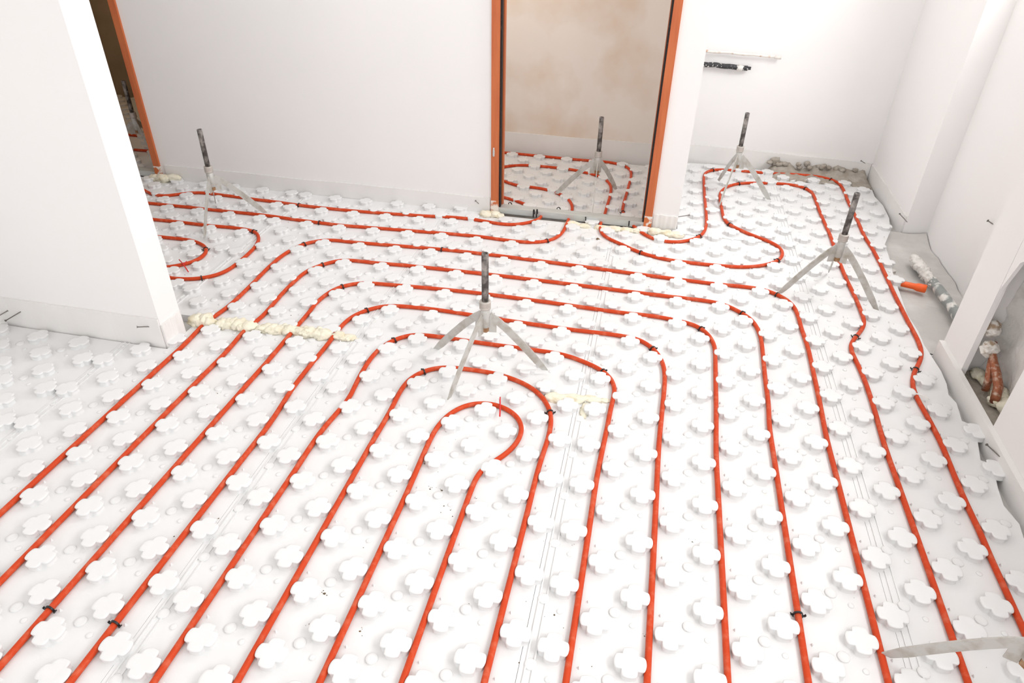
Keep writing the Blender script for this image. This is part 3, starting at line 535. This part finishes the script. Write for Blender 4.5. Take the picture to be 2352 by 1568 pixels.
# ---------------------------------------------------------------- drain pipe and orange plug in the niche
t = empty('drain_pipe', (2.12, .7, 0), 'grey plastic drain pipe smeared with plaster along the niche floor', 'pipe')
O = Vector((2.12, .7, 0))
pth = [Vector((2.175, .66, .005)), Vector((2.165, .80, .006)), Vector((2.15, 1.0, .006)), Vector((2.137, 1.2, .005)), Vector((2.125, 1.36, .0)), Vector((2.112, 1.50, -.010))]
MB().tube([p-O for p in pth], .025, 20).build('pipe_body', M['grey_pvc'], t)
dv = (pth[0]-pth[1]).normalized()
MB().tube([Vector((2.160, .875, .006))-O, Vector((2.1595, .882, .006))-O, Vector((2.1535, .965, .006))-O, Vector((2.153, .972, .006))-O], [.028, .031, .031, .029], 20).build('coupling', M['grey_pvc'], t)
b = MB()
for k, (y, r) in enumerate([(1.245, .022), (1.29, .026), (1.34, .028), (1.385, .029), (1.43, .031), (1.475, .031), (1.52, .027)]):
    b.blob((2.13-.02*(y-1.24)/.28-O.x, y-O.y, .004), (r, .042, r*1.0), 30+k, .42, 3.2, 3)
b.build('plaster_crust', M['plaster_blob'], t)['label'] = 'lumpy white plaster crust on the pipe end'
o = MB().tube([(1.965, 1.245, -.008), (1.99, 1.238, -.008), (2.035, 1.224, -.007), (2.040, 1.222, -.007), (2.048, 1.219, -.007), (2.085, 1.207, -.006), (2.088, 1.206, -.006)], [.0145, .015, .0155, .0165, .0205, .0215, .018], 16).build('pipe_plug', M['orange'])
tag(o, 'bright orange plastic plug lying on the niche concrete', 'plug')
tag(MB().blob((1.965, 1.43, ZS+.014), (.04, .022, .014), 3, .4, 2, 3).build('plaster_lump', M['plaster_blob']), 'flat white plaster lump on the concrete beyond the orange plug', 'plaster')

# ---------------------------------------------------------------- copper pipe in the recess
t = empty('copper_pipe', (2.06, .30, 0), 'tarnished copper pipe with two plaster-covered fittings in the recess', 'pipe'); O = Vector((2.06, .30, 0))
P = lambda x, y, z: Vector((x, y, z))-O
MB().tube([P(2.062, .405, .19), P(2.055, .375, .165), P(2.055, .335, .140), P(2.06, .29, .115), P(2.064, .25, .085), P(2.062, .232, .05), P(2.06, .225, .025)], [.011, .013, .015, .0165, .0175, .017, .016], 12).tube([P(2.052, .355, .145), P(2.048, .325, .112), P(2.048, .300, .075), P(2.048, .288, .035)], [.011, .013, .0145, .014], 10).build('pipe_body', M['copper'], t)
b = MB().lathe([(.015, -.026), (.030, -.024), (.030, .006), (.023, .010), (.023, .024), (.014, .026)], 6, smooth=False, rot=Matrix.Rotation(.6, 3, 'Y') @ Matrix.Rotation(.5, 3, 'X'), org=P(2.045, .378, .172)).blob(P(2.04, .378, .188), (.026, .026, .018), 4, .3)
b.build('lower_fitting', M['fitting'], t)
b = MB().lathe([(.014, -.024), (.026, -.022), (.026, .014), (.017, .022), (.012, .024)], 8, smooth=False, rot=Matrix.Rotation(.7, 3, 'Y') @ Matrix.Rotation(.5, 3, 'X'), org=P(2.045, .420, .236)).blob(P(2.038, .424, .248), (.031, .029, .028), 8, .35)
b.build('upper_fitting', M['fitting'], t)
tag(MB().box(2.075, 2.135, .043, .085, .03, .70).build('wooden_batten', M['rough']), 'rough grey batten at the right side of the open recess', 'batten')
# torn lining paper round the recess mouth
b = MB(); pts = [(.398, .30), (.398, .42), (.37, .50), (.35, .56), (.30, .60), (.26, .60), (.20, .66), (.12, .65), (.041, .70), (.041, .779), (.399, .779)]
vs = [(1.9905, y, z) for y, z in pts]+[(2.004, y, z) for y, z in pts]; n = len(pts)
b.add(vs, [tuple(range(n)), tuple(range(2*n-1, n-1, -1))]+[(i, (i+1) % n, n+(i+1) % n, n+i) for i in range(n)])
struct(b.build('trim_1', M['plaster']), 'ragged plasterboard edge above the open recess', 'trim')

# ---------------------------------------------------------------- cut pipes on the alcove wall
def cut_pipe(y, z, x0, x1, r, m, lab, tip):
    t = empty('cut_pipe', (x0, y, z), lab, 'pipe', 'cut pipes along the alcove wall')
    n = 12
    MB().tube([((x1-x0)*k/n, -.002*math.sin(k), -.010*(k/n)**2+.002*math.sin(k*1.7)) for k in range(n+1)], r, 14).build('pipe_body', m, t)
    if tip: MB().blob((x1-x0-.05, 0, -.008), (.03, r*1.25, r*1.2), 5, .3).build('plaster_smear', M['plaster_blob'], t); MB().tube([(x1-x0-.03, 0, -.009), (x1-x0+.022, -.004, -.006)], [r*.9, r*.6], 10).build('pipe_end', M['black_pipe'], t)
    else: MB().tube([(x1-x0-.03, 0, -.0095), (x1-x0+.012, 0, -.011)], r*1.35, 10).build('pipe_end', M['white_pipe'], t)
    return t
cut_pipe(2.825, .750, .842, 1.375, .008, M['white_pipe'], 'thin plaster-splashed copper pipe, upper of two on the alcove wall', False)
cut_pipe(2.825, .668, .842, 1.19, .016, M['black_pipe'], 'thick black insulated pipe, lower of two on the alcove wall', True)

# ---------------------------------------------------------------- nails
def nail(a, b_, lab, r=.0022):
    a = Vector(a); b_ = Vector(b_); d = (b_-a).normalized()
    o = MB().tube([a, b_-d*.006, b_], [r, r, r*.3], 8).tube([a-d*.002, a], r*2.3, 10).build('nail', M['nail'])
    return tag(o, lab, 'nail', 'nails pinning the edge strips')
nail((-.352, YF-.030, .069), (-.337, YF-.005, .040), 'nail in the edge strip left of the central door frame')
nail((.893, YF-.035, .117), (.835, YF-.004, .086), 'thin nail sticking out beyond the pillar corner')
nail((-2.43, YF-.030, .026), (-2.385, YF-.004, .004), 'nail in the edge strip beside the dark doorway')
nail((-2.020, -.140, .064), (-2.046, -.166, .050), 'shorter of two nails at the far left corner')
nail((-2.015, -.172, .033), (-1.940, -.140, .076), 'longer of two nails at the far left corner')
nail((-1.352, -.170, .100), (-1.316, -.139, .088), 'nail with round head near the end of the left partition')
nail((2.06, 2.825, .110), (2.10, 2.853, .086), 'nail in the edge strip above the alcove mortar')
nail((2.120, 1.985, .078), (2.142, 1.89, .068), 'nail in the edge strip at the corner of the niche')
nail((1.955, -.036, .018), (1.968, -.115, .032), 'nail in the edge strip in front of the recess')
nail((2.262, 1.275, .356), (2.279, 1.25, .350), 'metal anchor sticking out of the niche wall', .0028)

# ---------------------------------------------------------------- crumbs
b = MB(); rc = random.Random(5)
def crumb(x, y, s, z=ZP):
    k = rc.randint(4, 6); vs = [(x+s*rc.uniform(.6, 1.2)*math.cos(a*2*math.pi/k), y+s*rc.uniform(.5, 1.1)*math.sin(a*2*math.pi/k), z) for a in range(k)]+[(x, y, z+s*.8)]
    b.add(vs, [(i, (i+1) % k, k) for i in range(k)])
big = [(-.102, -1.12, .0052), (-.101, -1.217, .0030), (.04, -1.207, .0036), (.066, -.67, .004), (.106, -.667, .004), (.557, -.785, .0035), (.879, -.621, .004), (.406, 1.381, .012), (.646, 1.161, .006), (1.257, 1.163, .009), (.916, -.699, .003), (.788, -1.053, .003), (1.924, 1.01, .004), (-.881, -.445, .004), (-.889, -.373, .003)]
for x, y, s in big:
    crumb(x, y, s)
    for _ in range(3): crumb(x+rc.uniform(-.012, .012), y+rc.uniform(-.012, .012), s*.45)
for cx, cy, n in [(-.86, .33, 14), (-.62, .36, 12), (-.50, .60, 8), (-.95, .55, 10), (-1.62, .42, 8), (.64, 1.15, 10), (.40, 1.10, 6), (-.02, -.62, 10), (.12, -.32, 6), (.10, -.78, 8), (.55, -1.1, 8), (1.0, -1.2, 8), (1.5, -1.15, 6), (-1.4, 1.15, 8), (.1, 2.1, 12), (-.6, -1.0, 6), (.75, .9, 8), (1.25, 1.7, 6)]:
    for _ in range(n): crumb(cx+rc.gauss(0, .07), cy+rc.gauss(0, .06), rc.uniform(.001, .0034))
for _ in range(170): crumb(rc.uniform(-2, 1.85), rc.uniform(-1.35, 1.5), rc.uniform(.0006, .0018))
tag(b.build('crumbs', M['crumb']), 'brown crumbs of mortar and dust scattered over the white panels', 'crumbs', kind='stuff')
